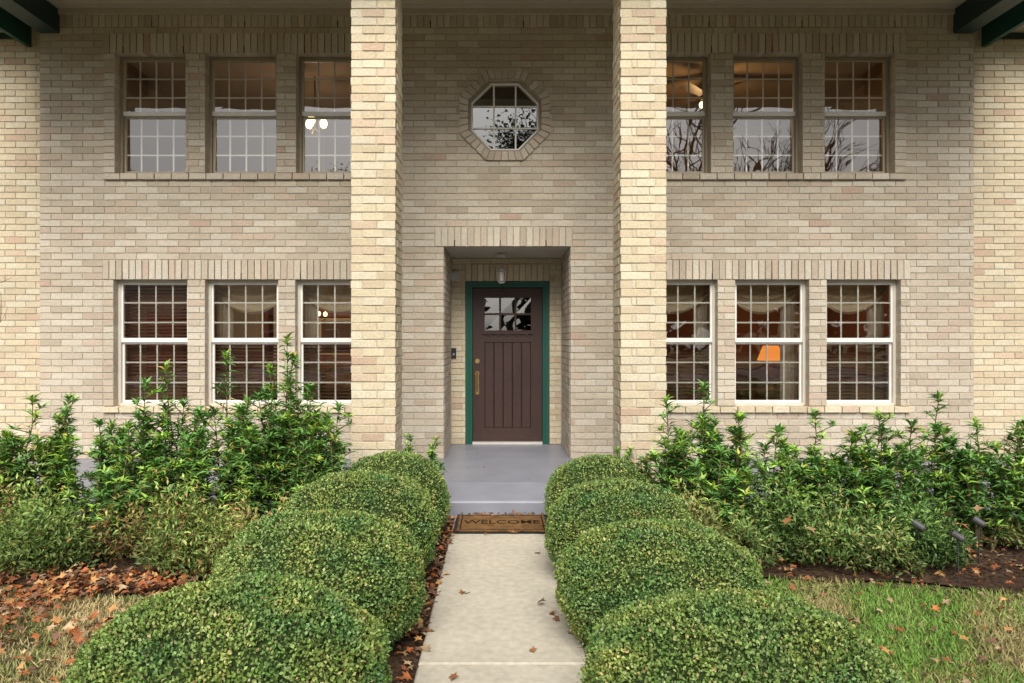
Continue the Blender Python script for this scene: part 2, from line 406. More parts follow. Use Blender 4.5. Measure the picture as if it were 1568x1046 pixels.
for (x,y,w,d,h) in ((-3.9,9.6,1.4,.8,.95),(-2.2,10.4,1.2,.6,1.1),(3.4,10.1,2.0,.5,.82),(4.7,9.5,.7,.7,1.1)):
    inn.box(x-w/2,x+w/2,y-d/2,y+d/2,h-.06,h,(.10,.045,.025))
    for sx in(-1,1):
        for sy in(-1,1): inn.box(x+sx*(w/2-.05)-.03,x+sx*(w/2-.05)+.03,y+sy*(d/2-.05)-.03,y+sy*(d/2-.05)+.03,.2,h-.06,(.08,.035,.02))
inn.build('interior_rooms',M_int,house)
cu=MB()
def cloth(fn,nu,nv,col):
    g=[[fn(i/nu,j/nv) for j in range(nv+1)] for i in range(nu+1)]
    for i in range(nu):
        for j in range(nv): cu.face([g[i][j],g[i+1][j],g[i+1][j+1],g[i][j+1]],col)
for w in W:
    x0,x1,z0,z1,k=w
    if k=='lo':
        c=(.60,.50,.34)
        cloth(lambda u,v:(x0-.05+(x1-x0+.1)*u,YW+.34+.03*math.sin(v*16+3*math.sin(u*3.1)),z1+.02-v*(.10+.30*4*u*(1-u))),16,14,c)
        for s in (0,1):
            xb=x0-.04 if s==0 else x1+.04; sg=1 if s==0 else -1
            cloth(lambda u,v:(xb+sg*u*.19,YW+.40+.025*math.sin(u*20),z1-v*(z1-z0)),14,1,(.66,.59,.48))
cu.build('curtains',M_cloth,house,True)

# ---- door
d=MB(); YE=YD+.045; BR=(.050,.025,.021); BR2=(.018,.009,.008); GR=(.005,.08,.052)
lx0,lx1=PX(724,YE),PX(830,YE); lz0,lz1=BASE+.035,PZ(441,YE)
fr_=MB()
fr_.box(DX0,lx0-.004,YD-.004,YD+.14,BASE+.002,DZ,GR); fr_.box(lx1+.004,DX1,YD-.004,YD+.14,BASE+.002,DZ,GR)
fr_.box(lx0-.004,lx1+.004,YD-.003,YD+.14,lz1+.004,DZ,GR)
for x in (DX0+.004,DX1-.034): fr_.box(x,x+.03,YD-.014,YD-.0045,BASE+.002,DZ-.002,(.009,.092,.062))
fr_.box(DX0+.034,DX1-.034,YD-.0135,YD-.0035,DZ-.032,DZ-.002,(.009,.092,.062))
fr_.build('door_frame',M_paint,house)
th=MB(); th.box(lx0-.002,lx1+.002,YD-.03,YD+.12,BASE+.002,BASE+.03,(.6,.58,.55)); th.build('threshold',M_paint,house)
gx0,gx1=PX(742,YE),PX(813,YE); gz0,gz1=PZ(506,YE),PZ(456,YE)
px0,px1=PX(742,YE),PX(813,YE); pz0,pz1=PZ(655,YE),PZ(524,YE)
d.box(lx0,px0,YE,YE+.045,lz0,lz1,BR); d.box(px1,lx1,YE,YE+.045,lz0,lz1,BR)
d.box(px0,px1,YE+.001,YE+.044,gz1,lz1-.001,BR); d.box(px0,px1,YE+.001,YE+.044,pz1,gz0,BR); d.box(px0,px1,YE+.001,YE+.044,lz0+.001,pz0,BR)
npk=5; w_=(px1-px0)/npk
for i in range(npk):
    d.prism((0,YE+.012,0),(1,0,0),(0,0,1),(0,-1,0),[(px0+i*w_+.004,pz0),(px0+(i+1)*w_-.004,pz0),(px0+(i+1)*w_-.004,pz1),(px0+i*w_+.004,pz1)],.02,BR,.005)
d.box(px0,px1,YE+.033,YE+.043,pz0,pz1,BR2)
d.box(px0-.03,px1+.03,YE-.022,YE-.001,gz0-.05,gz0-.028,BR)
for i in range(5):
    xx=px0+(px1-px0)*(i+.5)/5; d.box(xx-.018,xx+.018,YE-.016,YE-.0005,gz0-.075,gz0-.0505,BR)
for i in (1,2):
    xx=gx0+(gx1-gx0)*i/3; d.box(xx-.013,xx+.013,YE+.004,YE+.04,gz0,gz1,BR)
d.box(gx0,gx1,YE+.0045,YE+.0395,(gz0+gz1)/2-.013,(gz0+gz1)/2+.013,BR)
d.build('door_leaf',M_door,house)
for i in range(3):
    for j in range(2):
        pane(gx0+(gx1-gx0)*i/3,gx0+(gx1-gx0)*(i+1)/3,gz0+(gz1-gz0)*j/2,gz0+(gz1-gz0)*(j+1)/2,YE+.02)
gl.build('glass_panes',M_glass,house)
h=MB(); BZ=(.75,.52,.22); hx=PX(731,YE)
h.tube([(hx,YE-.001,PZ(553,YE)),(hx,YE-.02,PZ(553,YE))],.032,BZ,16)
h.tube([(hx,YE-.021,PZ(553,YE)),(hx,YE-.035,PZ(553,YE))],.015,BZ,12)
h.tube([(hx,YE-.001,PZ(572,YE)),(hx,YE-.015,PZ(572,YE))],.03,BZ,16)
h.tube([(hx,YE-.015,PZ(570,YE)),(hx,YE-.05,PZ(570,YE)),(hx,YE-.06,PZ(580,YE)),(hx,YE-.055,PZ(592,YE)),(hx,YE-.012,PZ(600,YE))],[.012,.012,.011,.01,.012],BZ,8)
h.box(hx-.022,hx+.022,YE-.01,YE-.001,PZ(604,YE),PZ(575,YE)-.0,BZ)
h.build('door_handle',M_brass,house,False)
ds=MB()
bx=PX(695,YD)
ds.box(bx-.03,bx+.03,YD-.03,YD-.002,PZ(548,YD),PZ(533,YD),(.02,.02,.022)); ds.box(bx-.012,bx+.012,YD-.034,YD-.0305,PZ(544,YD),PZ(541,YD),(.3,.35,.4))
ds.box(PX(690,YD),PX(703,YD),YD-.06,YD-.002,PZ(430,YD),PZ(417,YD),(.5,.49,.46))
ds.build('doorbell_and_sensor',M_paint,house)
ln=MB(); lxp=PX(768,8.35); zc=RZ-.02
ln.tube([(lxp,8.35,zc),(lxp,8.35,zc-.03)],.06,(.6,.6,.57),16); ln.tube([(lxp,8.35,zc-.03),(lxp,8.35,PZ(412,8.35))],.006,(.4,.4,.38),6)
ln.tube([(lxp,8.35,PZ(411,8.35)),(lxp,8.35,PZ(416,8.35))],[.02,.055],(.55,.55,.52),12)
for i in range(6):
    a=i*math.pi/3; ln.tube([(lxp+.052*math.cos(a),8.35+.052*math.sin(a),PZ(416,8.35)),(lxp+.04*math.cos(a),8.35+.04*math.sin(a),PZ(432,8.35))],.0035,(.6,.6,.58),4)
ln.tube([(lxp,8.35,PZ(432,8.35)),(lxp,8.35,PZ(434,8.35))],[.045,.03],(.55,.55,.52),12)
ln.tube([(lxp,8.35,PZ(417,8.35)),(lxp,8.35,PZ(430,8.35))],.02,(.85,.85,.8),8)
ln.build('pendant_lantern',M_paint,house)
# ---- soffits, beams, fascia, roof
so=MB(); SB=(.50,.44,.35)
so.box(RX0,RX1,YW+.12,YD,RZ+.003,RZ+.05,(.5,.47,.42))
sy0=5.45; n=16
for i in range(n):
    y0=sy0+(YW+.02-sy0)*i/n; y1=sy0+(YW+.02-sy0)*(i+1)/n
    so.box(XL-.28,XR+.28,y0+.004,y1-.002,ZT-.002,ZT+.03,SB)
so.box(XL-.28,XR+.28,sy0,YW+.2,ZT+.031,ZT+.06,(.2,.17,.13))
so.box(XL,XR,YW-.035,YW+.0,ZT-.06,ZT-.004,(.48,.42,.33))
for (a,b) in ((-9,XL-.29),(XR+.29,9)):
    so.box(a,b,7.5,YG+.1,5.16,5.19,SB)
so.build('soffit',M_paint,house)
be=MB(); DG=(.010,.034,.030)
for cx in (PX(77,YW),PX(1474,YW)):
    be.box(cx-.11,cx+.11,5.5,YW-.005,ZT-.27,ZT-.004,DG)
be.box(XL-.3,XR+.3,5.75,6.05,ZT-.36,ZT-.003,(.42,.37,.3))
be.box(XL-.3,XR+.3,5.40,5.445,ZT-.12,ZT+.16,(.01,.08,.06))
for x in (XL-.34,XR+.285): be.box(x,x+.055,5.40,YG,ZT-.30,ZT+.1,(.01,.08,.06))
for (a,b) in ((-9,XL-.36),(XR+.36,9)):
    be.box(a,b,7.46,7.495,5.12,5.28,(.01,.08,.06)); be.box(a,b,7.36,7.455,5.16,5.27,(.008,.07,.055))
    be.box(a,b,YG-.03,YG-.003,5.09,5.155,DG)
be.build('beams_and_fascia',M_paint,house)
rf=MB(); RC=(.12,.11,.10)
def hip(x0,x1,y0,y1,z,h):
    m=(y0+y1)/2; i=(y1-y0)/2
    A,B,C,D=(x0,y0,z),(x1,y0,z),(x1,y1,z),(x0,y1,z); E,G=(x0+i*.9,m,z+h),(x1-i*.9,m,z+h)
    rf.face([A,B,G,E],RC); rf.face([B,C,G],RC); rf.face([C,D,E,G],RC); rf.face([D,A,E],RC); rf.face([A,D,C,B],RC)
hip(XL-.36,XR+.36,5.35,14,ZT+.17,3.2)
hip(-13,XL-.37,7.3,14,5.3,2.2); hip(XR+.37,13,7.3,14,5.3,2.2)
rf.build('roof',M_shing,house)
bw=MB()
for (a,b) in ((-12.6,-8.31),(8.51,12.6)): bw.box(a,b,YG,YG+.2,-.2,5.3,(.42,.36,.28))
bw.box(-12.6,12.6,13.5,13.7,-.2,5.3,(.42,.36,.28)); bw.box(-12.8,-12.61,YG,13.7,-.2,5.3,(.42,.36,.28)); bw.box(12.61,12.8,YG,13.7,-.2,5.3,(.42,.36,.28))
bw.build('outer_walls',M_brick,house)

# ---- interior lamps
def plight(name,loc,e,parent,c=(1,.68,.42),r=.08):
    l=bpy.data.lights.new(name,'POINT'); l.energy=e; l.color=c; l.shadow_soft_size=r
    o=bpy.data.objects.new(name,l); o.location=loc; link(o,parent)
def chandelier(x,y,z,top,n,rad,r,en):
    e=empty('chandelier'); b=MB(); g=MB()
    b.tube([(x,y,top),(x,y,z-.05)],.012,(.2,.14,.06),6)
    for i in range(n):
        a=2*math.pi*i/n+.4; ex,ey=x+rad*math.cos(a),y+rad*math.sin(a)
        b.tube([(x,y,z-.05),(x+(ex-x)*.5,y+(ey-y)*.5,z-.12),(ex,ey,z-.05)],.008,(.2,.14,.06),5)
        g.sphere((ex,ey,z+.02),r,(1,1,1),10,7,1.2)
    b.build('arms',M_metal,e); g.build('bulbs',M_bulb,e,True); plight('glow',(x,y,z-.3),en,e)
chandelier(PX(482,9.6),9.6,PZ(190,9.6),5.25,3,.12,.055,15)
chandelier(PX(480,10),10,PZ(483,10),2.8,5,.17,.03,30)
e=empty('ceiling_fan'); b=MB(); fx,fy,fz=PX(1083,9.5),9.5,4.93
b.tube([(fx,fy,5.25),(fx,fy,fz)],.015,(.1,.06,.03),6); b.tube([(fx,fy,fz+.06),(fx,fy,fz-.04)],.09,(.1,.06,.03),14)
for i in range(5):
    a=2*math.pi*i/5+.15; ca,sa=math.cos(a),math.sin(a)
    q_=[(.12,-.05),(.62,-.08),(.64,.08),(.12,.05)]
    b.face([(fx+u*ca-v*sa,fy+u*sa+v*ca,fz+.0+v*.25) for u,v in q_],(.05,.025,.015))
b.build('motor_and_blades',M_paint,e)
g=MB(); 
for i in range(3):
    a=i*2.09+.5; g.sphere((fx+.07*math.cos(a),fy+.07*math.sin(a),fz-.10),.045,(1,1,1),10,7)
g.build('bulbs',M_bulb,e,True); plight('glow',(fx,fy,fz-.3),19,e,(1,.58,.24))
for px_,en in ((1180,17),(1088,0)):
    e=empty('table_lamp'); x=PX(px_,10.1); b=MB()
    b.tube([(x,10.1,.82),(x,10.1,.86),(x,10.1,1.0),(x,10.1,1.12),(x,10.1,1.25)],[.07,.05,.08,.03,.012],(.2,.12,.05),12); b.build('base',M_paint,e)
    g=MB(); g.tube([(x,10.1,1.24),(x,10.1,1.46)],[.19,.11],(1,1,1),18,False); g.build('shade',M_shade,e,True)
    if en: plight('glow',(x,9.8,1.6),en,e,(1,.50,.2))

# ================================================================ GROUND
def sheet(name,pts,z,mat,col):
    b=MB(); b.face([(p[0],p[1],z) for p in pts],col); return b.build(name,mat)
sheet('ground',[(-400,-400),(400,-400),(400,400),(-400,400)],-.05,M_lawn,(.12,.11,.055))
def wav(x,s): return .12*math.sin(x*2.1+s)+.06*math.sin(x*5.3+s*2)
ptsR=[(.36,0),(1.5,0),(1.55,2.0),(1.5,3.6)]+[(1.6+i*.2,4.42+wav(i*.2,1)) for i in range(45)]+[(10.6,8.1),(.36,8.1)]
ptsL=[(-.36,8.1),(-10.6,8.1)]+[(-1.6-i*.2,4.38+wav(i*.2,3)) for i in range(44,-1,-1)]+[(-1.45,3.6),(-1.5,2.0),(-1.45,0),(-.36,0)]
sheet('garden_bed_soil',ptsR,-.03,M_soil,(.07,.045,.03)); sheet('garden_bed_soil',ptsL,-.03,M_soil,(.075,.047,.03))
pb=MB(); PC=(.255,.265,.315)
prof=[(6.03,-.08),(6.03,.105),(6.04,.118),(6.055,.124),(6.46,.184),(6.50,BASE),(9.0,BASE),(9.0,-.08)]
x0,x1=-5.6,5.75
n=len(prof)
pb.face([(x0,p[0],p[1]) for p in prof],PC); pb.face([(x1,p[0],p[1]) for p in reversed(prof)],PC)
for i in range(n):
    a=prof[i]; b_=prof[(i+1)%n]; pb.face([(x0,a[0],a[1]),(x0,b_[0],b_[1]),(x1,b_[0],b_[1]),(x1,a[0],a[1])][::-1],PC)
pb.build('porch_slab',M_porch)
pa=MB(); PCc=(.56,.515,.425); pxa,pxb=-.39,.427
def slab(y0,y1):
    c=.008
    lo=[(pxa,y0),(pxb,y0),(pxb,y1),(pxa,y1)]; hi=[(pxa+c,y0+c),(pxb-c,y0+c),(pxb-c,y1-c),(pxa+c,y1-c)]
    pa.face([(*p,0) for p in hi],PCc)
    for i in range(4):
        k=(i+1)%4
        pa.face([(*lo[i],-c),(*lo[k],-c),(*hi[k],0),(*hi[i],0)],PCc); pa.face([(*lo[i],-.1),(*lo[k],-.1),(*lo[k],-c),(*lo[i],-c)],(.3,.27,.21))
for (a,b_) in ((3.27,6.025),(.8,3.262),(-1.7,.792),(-4.2,-1.708),(-6.7,-4.208),(-9,-6.708)): slab(a,b_)
pa.build('concrete_path',M_conc)
dm=empty('doormat'); mx0,mx1,my0,my1=-.375,.415,5.44,6.0
b=MB(); b.box(mx0,mx1,my0,my1,.001,.012,(.015,.014,.013)); b.build('rubber_border',M_paint,dm)
b=MB(); b.box(mx0+.03,mx1-.03,my0+.03,my1-.03,.013,.019,(.25,.14,.06)); b.build('coir_pile',M_coir,dm)
def text(body,size,loc,sx=1.0):
    cu_=bpy.data.curves.new('t','FONT'); cu_.body=body; cu_.size=size; cu_.align_x='CENTER'; cu_.align_y='CENTER'; cu_.extrude=.001; cu_.offset=.001
    t=bpy.data.objects.new('tmp',cu_); link(t); bpy.context.view_layer.update()
    me=bpy.data.meshes.new_from_object(t.evaluated_get(bpy.context.evaluated_depsgraph_get())); bpy.data.objects.remove(t)
    at=me.attributes.new('Col','FLOAT_COLOR','POINT'); at.data.foreach_set('color',[.045,.027,.018,1]*len(me.vertices))
    me.materials.clear(); me.materials.append(M_coir)
    o=bpy.data.objects.new('welcome_lettering',me); o.location=loc; o.scale=(sx,1,1); link(o,dm)
text('WELCOME',.15,((mx0+mx1)/2,5.72,.0205),.88)
b=MB()
for (a,c_,e_,f_) in ((mx0+.06,mx1-.06,my0+.055,my0+.065),(mx0+.06,mx1-.06,my1-.065,my1-.055),(mx0+.05,mx0+.06,my0+.055,my1-.055),(mx1-.06,mx1-.05,my0+.055,my1-.055)): b.box(a,c_,e_,f_,.0191,.0205,(.035,.022,.015))
b.build('pinstripe',M_coir,dm)

# ================================================================ HEDGES
def hedge(cx,cy,a,b,H,n,seed):
    r=np.random.default_rng(seed); p=2.3
    par=empty('boxwood_hedge')
    off=Vector((seed*3.1,seed*1.7,0))
    def surf(dv,k=1.0):
        rr=(np.abs(dv)**p).sum(1)**(-1/p)
        q=dv*rr[:,None]
        lump=np.array([noise.noise(Vector(v)*2.4+off)*.055+noise.noise(Vector(v)*6+off)*.035+noise.noise(Vector(v)*14+off)*.018 for v in q])
        q2=q*(1+lump)[:,None]*(k[:,None] if hasattr(k,'__len__') else k)
        return np.stack([cx+q2[:,0]*a,cy+q2[:,1]*b,H*.46+q2[:,2]*H*.54],1),q,lump
    dv=nrm(r.normal(size=(int(n*1.3),3))); dv=dv[dv[:,2]>-.72][:n]; m=len(dv)
    dep=1.014-np.abs(r.normal(size=m))*.038
    stray=r.random(m)<.014; dep=np.where(stray,1.02+r.random(m)*.035,dep)
    pos,q,lump=surf(dv,dep)
    nm=nrm(np.sign(q)*np.abs(q)**(p-1)/np.array([a,b,H/2]))
    D=nrm(nm*.55+r.normal(size=(m,3))*.6+np.array([0,0,.15])); N_=nrm(nm+r.normal(size=(m,3))*.5)
    L=r.uniform(.0105,.019,m); Wd=L*r.uniform(.55,.75,m)
    pal=np.array([[.19,.30,.065],[.14,.24,.05],[.28,.38,.115],[.085,.16,.035],[.38,.41,.16],[.40,.29,.12]])
    ci=r.choice(6,m,p=[.31,.24,.22,.12,.095,.015]); C=pal[ci]*r.uniform(.8,1.2,(m,1))
    pat=np.array([noise.noise(Vector(v)*3.0+off*2) for v in q])
    C=C*(1+pat[:,None]*np.array([.6,.28,.15]))
    C*=np.clip((dep-.90)/.1,.22,1)[:,None]  # deeper leaves darkened, shade inside the mound put into their colour
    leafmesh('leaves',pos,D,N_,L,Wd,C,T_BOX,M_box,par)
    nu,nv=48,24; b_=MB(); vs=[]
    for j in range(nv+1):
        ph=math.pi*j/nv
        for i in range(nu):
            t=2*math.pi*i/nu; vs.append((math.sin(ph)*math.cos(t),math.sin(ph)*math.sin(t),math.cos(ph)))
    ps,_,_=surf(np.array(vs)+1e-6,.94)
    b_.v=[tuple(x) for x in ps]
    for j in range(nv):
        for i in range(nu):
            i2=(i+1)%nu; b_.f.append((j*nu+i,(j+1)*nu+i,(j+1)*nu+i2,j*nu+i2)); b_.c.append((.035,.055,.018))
    b_.build('dark_core',M_bark,par,True)  # solid core behind the leaves, dark colour stands in for inner shade
for k,(i_,o_,cy,bb,H,n) in enumerate(((-.42,-1.52,2.52,.42,.62,54000),(-.41,-1.44,3.50,.42,.645,44000),(-.41,-1.40,4.42,.41,.675,32000),(-.41,-1.25,5.30,.39,.655,22000),
        (.33,1.45,2.55,.42,.555,54000),(.315,1.34,3.53,.42,.58,44000),(.32,1.24,4.44,.41,.62,32000),(.37,1.19,5.30,.39,.63,22000))):
    hedge((i_+o_)/2,cy,abs(o_-i_)/2,bb,H,n,k+1)

# ================================================================ SHRUBS
def shrub(cx,cy,H,R,ns,seed,name='evergreen_shrub',lf=1.0):
    r=np.random.default_rng(seed); par=empty(name); st=MB(); Pp=[];D=[];N_=[];L=[];C=[]
    def rosette(p,d,k,bright,ln):
        new=bright and r.random()<.55
        for i in range(k):
            a=i*2.4+r.uniform(0,.5); el=r.uniform(-.35,.75) if not bright else r.uniform(-.1,1.15)
            v=np.array([math.cos(a)*math.cos(el),math.sin(a)*math.cos(el),math.sin(el)])+d*.3
            Pp.append(p-d*r.uniform(0,.05)); D.append(v); N_.append(np.array([0,0,1])+d*.3+r.normal(size=3)*.2)
            L.append(ln*r.uniform(.7,1.15))
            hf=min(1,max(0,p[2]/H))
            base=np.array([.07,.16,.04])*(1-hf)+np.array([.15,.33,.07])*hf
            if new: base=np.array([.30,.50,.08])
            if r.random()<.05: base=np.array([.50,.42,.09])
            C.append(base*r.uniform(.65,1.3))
    for s in range(ns):
        a=r.uniform(0,2*math.pi); rr=R*math.sqrt(r.random())*(0.15 if s==0 else 1); hh=H*(1-.30*(rr/R)**1.5)*(1 if s==0 else r.uniform(.70,.97))
        p0=np.array([cx+.3*rr*math.cos(a),cy+.3*rr*math.sin(a),-.04]); p3=np.array([cx+rr*math.cos(a),cy+rr*math.sin(a)*.7,hh])
        pts=[]
        for i in range(7):
            t=i/6; pts.append(p0*(1-t)+p3*t+np.array([math.cos(a),math.sin(a),0])*(-.12*R*math.sin(t*math.pi))+r.normal(size=3)*.012)
        st.tube(pts,[.011*(1-.75*i/6) for i in range(7)],(.15,.12,.06),5,False)
        nn=12
        for i in range(nn):
            t=.26+.72*i/(nn-1); f=t*6; i0=min(5,int(f)); p=pts[i0]*(1-(f-i0))+pts[i0+1]*(f-i0)
            dd=nrm(pts[i0+1]-pts[i0]); rosette(p,dd,6,False,.085*lf)
            if t<.93:
                b=a+r.uniform(-2.,2.); v=nrm(np.array([math.cos(b),math.sin(b),r.uniform(.2,1.0)])); ln=r.uniform(.07,.2)*(1.15-t*.5)*lf
                e_=p+v*ln; st.tube([p,e_],[.004,.003],(.14,.16,.06),4,False); rosette(e_,v,10,r.random()<.6,.07*lf)
        rosette(pts[-1],nrm(pts[-1]-pts[-2]),17,True,.082*lf)
    st.build('stems',M_bark,par)
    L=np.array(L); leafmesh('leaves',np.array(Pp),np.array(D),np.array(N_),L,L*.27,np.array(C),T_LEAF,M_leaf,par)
def shp(px,ty,Y,R,ns,seed,**k): shrub(PX(px,Y),Y,PZ(ty,Y)-.02,R,ns,seed,**k)
LS=[(-15,628,5.2,.3,12),(45,604,5.15,.28,12),(100,600,5.3,.28,11),(155,642,5.2,.26,10),(218,580,5.2,.26,12),(265,556,5.3,.26,13),(305,626,5.1,.24,9),(350,540,5.35,.15,7),(378,608,5.15,.26,11),(418,556,5.3,.22,10),(440,516,5.3,.22,12),(475,584,5.2,.24,10),(512,620,5.2,.2,9),(195,650,5.0,.3,9),
    (1025,612,5.2,.2,10),(1080,586,5.2,.26,13),(1130,628,5.1,.26,11),(1190,652,5.1,.24,9),(1245,628,5.2,.26,12),(1300,656,5.1,.18,7),(1345,630,5.1,.26,12),(1395,638,5.2,.2,8),(1440,604,5.3,.18,9),(1500,646,5.2,.28,11),(1560,636,5.2,.3,11),(1625,650,5.2,.3,9),(-70,640,5.2,.3,9),(1100,685,4.95,.25,8)]
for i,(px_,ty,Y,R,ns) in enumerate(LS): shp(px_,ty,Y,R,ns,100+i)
for i,(px_,ty,Y) in enumerate(((628,658,6.0),(664,664,5.95),(945,686,5.95),(962,680,6.0))): shp(px_,ty,Y,.10,5,200+i,lf=.7)

# low groundcover
def cover(name,clumps,n,seed,pal):
    r=np.random.default_rng(seed); Pp=[];L=[];C=[];D=[]
    w=np.array([c[2]**2 for c in clumps]); w=w/w.sum()
    for ci,c in enumerate(clumps):
        m=int(n*w[ci]); a=r.uniform(0,2*math.pi,m); rr=np.sqrt(r.random(m)); 
        x=c[0]+rr*np.cos(a)*c[2]; y=c[1]+rr*np.sin(a)*c[2]*.75
        hh=c[3]*np.sqrt(np.clip(1-rr**2,0,1))
        nz=np.array([noise.noise(Vector((x[i]*7,y[i]*7,ci)))*.8+noise.noise(Vector((x[i]*19,y[i]*19,ci)))*.8 for i in range(m)])
        z=hh*(1+nz*1.0)*(1-np.abs(r.normal(size=m))*.34)+.0
        Pp.append(np.stack([x,y,np.maximum(z,-.01)],1)); D.append(np.stack([np.cos(a)*.5,np.sin(a)*.5,np.full(m,.5)],1)+r.normal(size=(m,3))*.55)
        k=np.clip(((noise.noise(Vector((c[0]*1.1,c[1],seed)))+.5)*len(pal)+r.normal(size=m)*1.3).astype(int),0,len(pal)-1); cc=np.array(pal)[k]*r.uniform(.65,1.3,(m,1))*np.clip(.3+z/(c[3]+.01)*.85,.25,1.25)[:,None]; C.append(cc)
    Pp=np.concatenate(Pp);D=np.concatenate(D);C=np.concatenate(C);m=len(Pp); L=r.uniform(.025,.06,m)
    return leafmesh(name,Pp,D,np.array([0,0,1.])+r.normal(size=(m,3))*.5,L,L*.32,C,T_LEAF,M_leaf)
r=np.random.default_rng(5)
cl=[(r.uniform(-5.2,-1.45),r.uniform(4.55,5.1),r.uniform(.2,.36),r.uniform(.24,.50)) for _ in range(28)]
cover('groundcover_plants',cl,44000,11,[(.15,.25,.06),(.22,.33,.08),(.31,.38,.10),(.37,.35,.11),(.35,.22,.09),(.26,.14,.07)])
cr=[(r.uniform(1.3,3.2),r.uniform(4.6,5.1),r.uniform(.2,.34),r.uniform(.22,.42)) for _ in range(14)]+[(r.uniform(3.3,5.4),r.uniform(5.0,5.4),r.uniform(.12,.22),r.uniform(.12,.24)) for _ in range(9)]
cover('groundcover_plants',cr,34000,12,[(.09,.18,.045),(.13,.25,.06),(.17,.31,.07),(.24,.36,.10),(.32,.33,.11)])

# lawn grass
def grass(x0,x1,y0,y1,n,seed,pal,edge):
    r=np.random.default_rng(seed); x=r.uniform(x0,x1,n); y=r.uniform(y0,y1,n)
    keep=edge(x,y); x=x[keep];y=y[keep]; m=len(x)
    D=np.stack([r.normal(size=m)*.6,r.normal(size=m)*.6,np.ones(m)],1); L=r.uniform(.02,.06,m)
    pn=np.array([noise.noise(Vector((x[i]*1.6,y[i]*1.6,seed))) for i in range(m)])
    pal=np.array(pal); k=np.clip(((pn*1.5+.5)*len(pal)+r.normal(size=m)*.9).astype(int),0,len(pal)-1)
    C=pal[k]*r.uniform(.7,1.3,(m,1))
    leafmesh('lawn_grass',np.stack([x,y,np.full(m,-.05)],1),D,r.normal(size=(m,3)),L,r.uniform(.004,.009,m),C,T_GRASS,M_grass)
er=lambda x,y:(y<4.40+.12*np.sin((x-1.6)*2.1+1))&(x>1.3)
el=lambda x,y:(y<4.34+.12*np.sin((-x-1.6)*2.1+3))&(x<-1.45)
grass(1.4,6.5,2.2,4.7,95000,21,[(.40,.35,.16),(.29,.33,.10),(.19,.34,.06),(.15,.33,.05),(.25,.38,.09)],er)
grass(-6.5,-1.4,2.2,4.7,70000,22,[(.50,.40,.20),(.42,.36,.17),(.33,.34,.13),(.22,.32,.08),(.42,.37,.18)],el)

# fallen leaves
def litter(name,x,y,z,seed,smin,smax,pal):
    r=np.random.default_rng(seed); m=len(x); a=r.uniform(0,2*math.pi,m)
    D=np.stack([np.cos(a),np.sin(a),r.normal(size=m)*.25],1); N_=np.stack([r.normal(size=m)*.42,r.normal(size=m)*.42,np.ones(m)],1)
    L=r.uniform(smin,smax,m); C=np.array(pal)[r.choice(len(pal),m)]*r.uniform(.65,1.25,(m,1))
    leafmesh(name,np.stack([x,y,z],1),D,N_,L,L*r.uniform(.6,1.,m),C,T_STAR,M_dry)
PO=[(.46,.155,.055),(.34,.12,.05),(.52,.28,.11),(.26,.10,.05),(.46,.33,.19),(.20,.11,.075)]
r=np.random.default_rng(31)
n=4200; x=r.uniform(-5.5,-1.35,n); y=4.55-np.abs(r.normal(size=n))*.62
cl_=np.array([noise.noise(Vector((x[i]*1.5,y[i]*1.8,3))) for i in range(n)]); kp=(cl_>-.2)&(y>2); x=x[kp];y=y[kp]
litter('fallen_leaves',x,y,r.uniform(-.02,.04,len(x)),32,.04,.095,PO)
n=620; x=r.uniform(1.5,5.8,n); y=r.uniform(2.6,5.0,n); litter('fallen_leaves',x,y,r.uniform(-.02,.01,n),33,.03,.08,PO)
n=1000; x=r.uniform(-5.5,5.6,n); y=r.uniform(4.3,6.0,n); kp=np.abs(x)>.5; x=x[kp];y=y[kp]; litter('fallen_leaves',x,y,r.uniform(-.02,.05,len(x)),34,.04,.09,PO)
n=620; s=r.choice([-1,1],n); x=np.where(s<0,-.39-np.abs(r.normal(size=n))*.05,.43+np.abs(r.normal(size=n))*.04); y=r.uniform(2.6,6.0,n)
litter('fallen_leaves',x,y,r.uniform(-.02,.012,n),35,.03,.08,PO+[(.14,.08,.05)]*3)
sp=[(820,850),(723,910),(820,925),(716,912),(848,935),(855,942),(862,950),(868,960),(875,975),(852,930),(700,1046),(825,1000)]
Ys=[CH*F/(b-VY) for a,b in sp]
litter('fallen_leaves',np.array([PX(a,Y) for (a,b),Y in zip(sp,Ys)]),np.array(Ys),np.full(len(sp),.01),36,.06,.10,[(.28,.12,.05),(.22,.10,.045)])
n=70; litter('fallen_leaves',r.uniform(-.38,.42,n),np.where(r.random(n)<.75,r.uniform(5.93,6.02,n),r.uniform(5.40,5.46,n)),np.full(n,.024),37,.03,.06,[(.28,.12,.05),(.22,.10,.045),(.34,.19,.09)])
n=18; litter('fallen_leaves',r.uniform(-.6,.7,n),r.uniform(6.6,8.6,n),np.full(n,BASE+.01),38,.015,.035,[(.26,.14,.07),(.2,.11,.06)])
n=16000; x=r.uniform(-5.8,5.8,n); y=r.uniform(2.2,6.0,n); kp=(np.abs(x)>.44)&((y>4.25)|(np.abs(x)<1.5)); x=x[kp];y=y[kp]; m=len(x); a=r.uniform(0,6.28,m)
leafmesh('bark_mulch',np.stack([x,y,r.uniform(-.03,-.008,m)],1),np.stack([np.cos(a),np.sin(a),r.normal(size=m)*.2],1),np.array([0,0,1.])+r.normal(size=(m,3))*.4,r.uniform(.015,.05,m),r.uniform(.006,.014,m),np.array([[.10,.06,.04],[.065,.04,.03],[.16,.10,.065],[.045,.03,.022]])[r.choice(4,m)],T_BOX,M_bark)
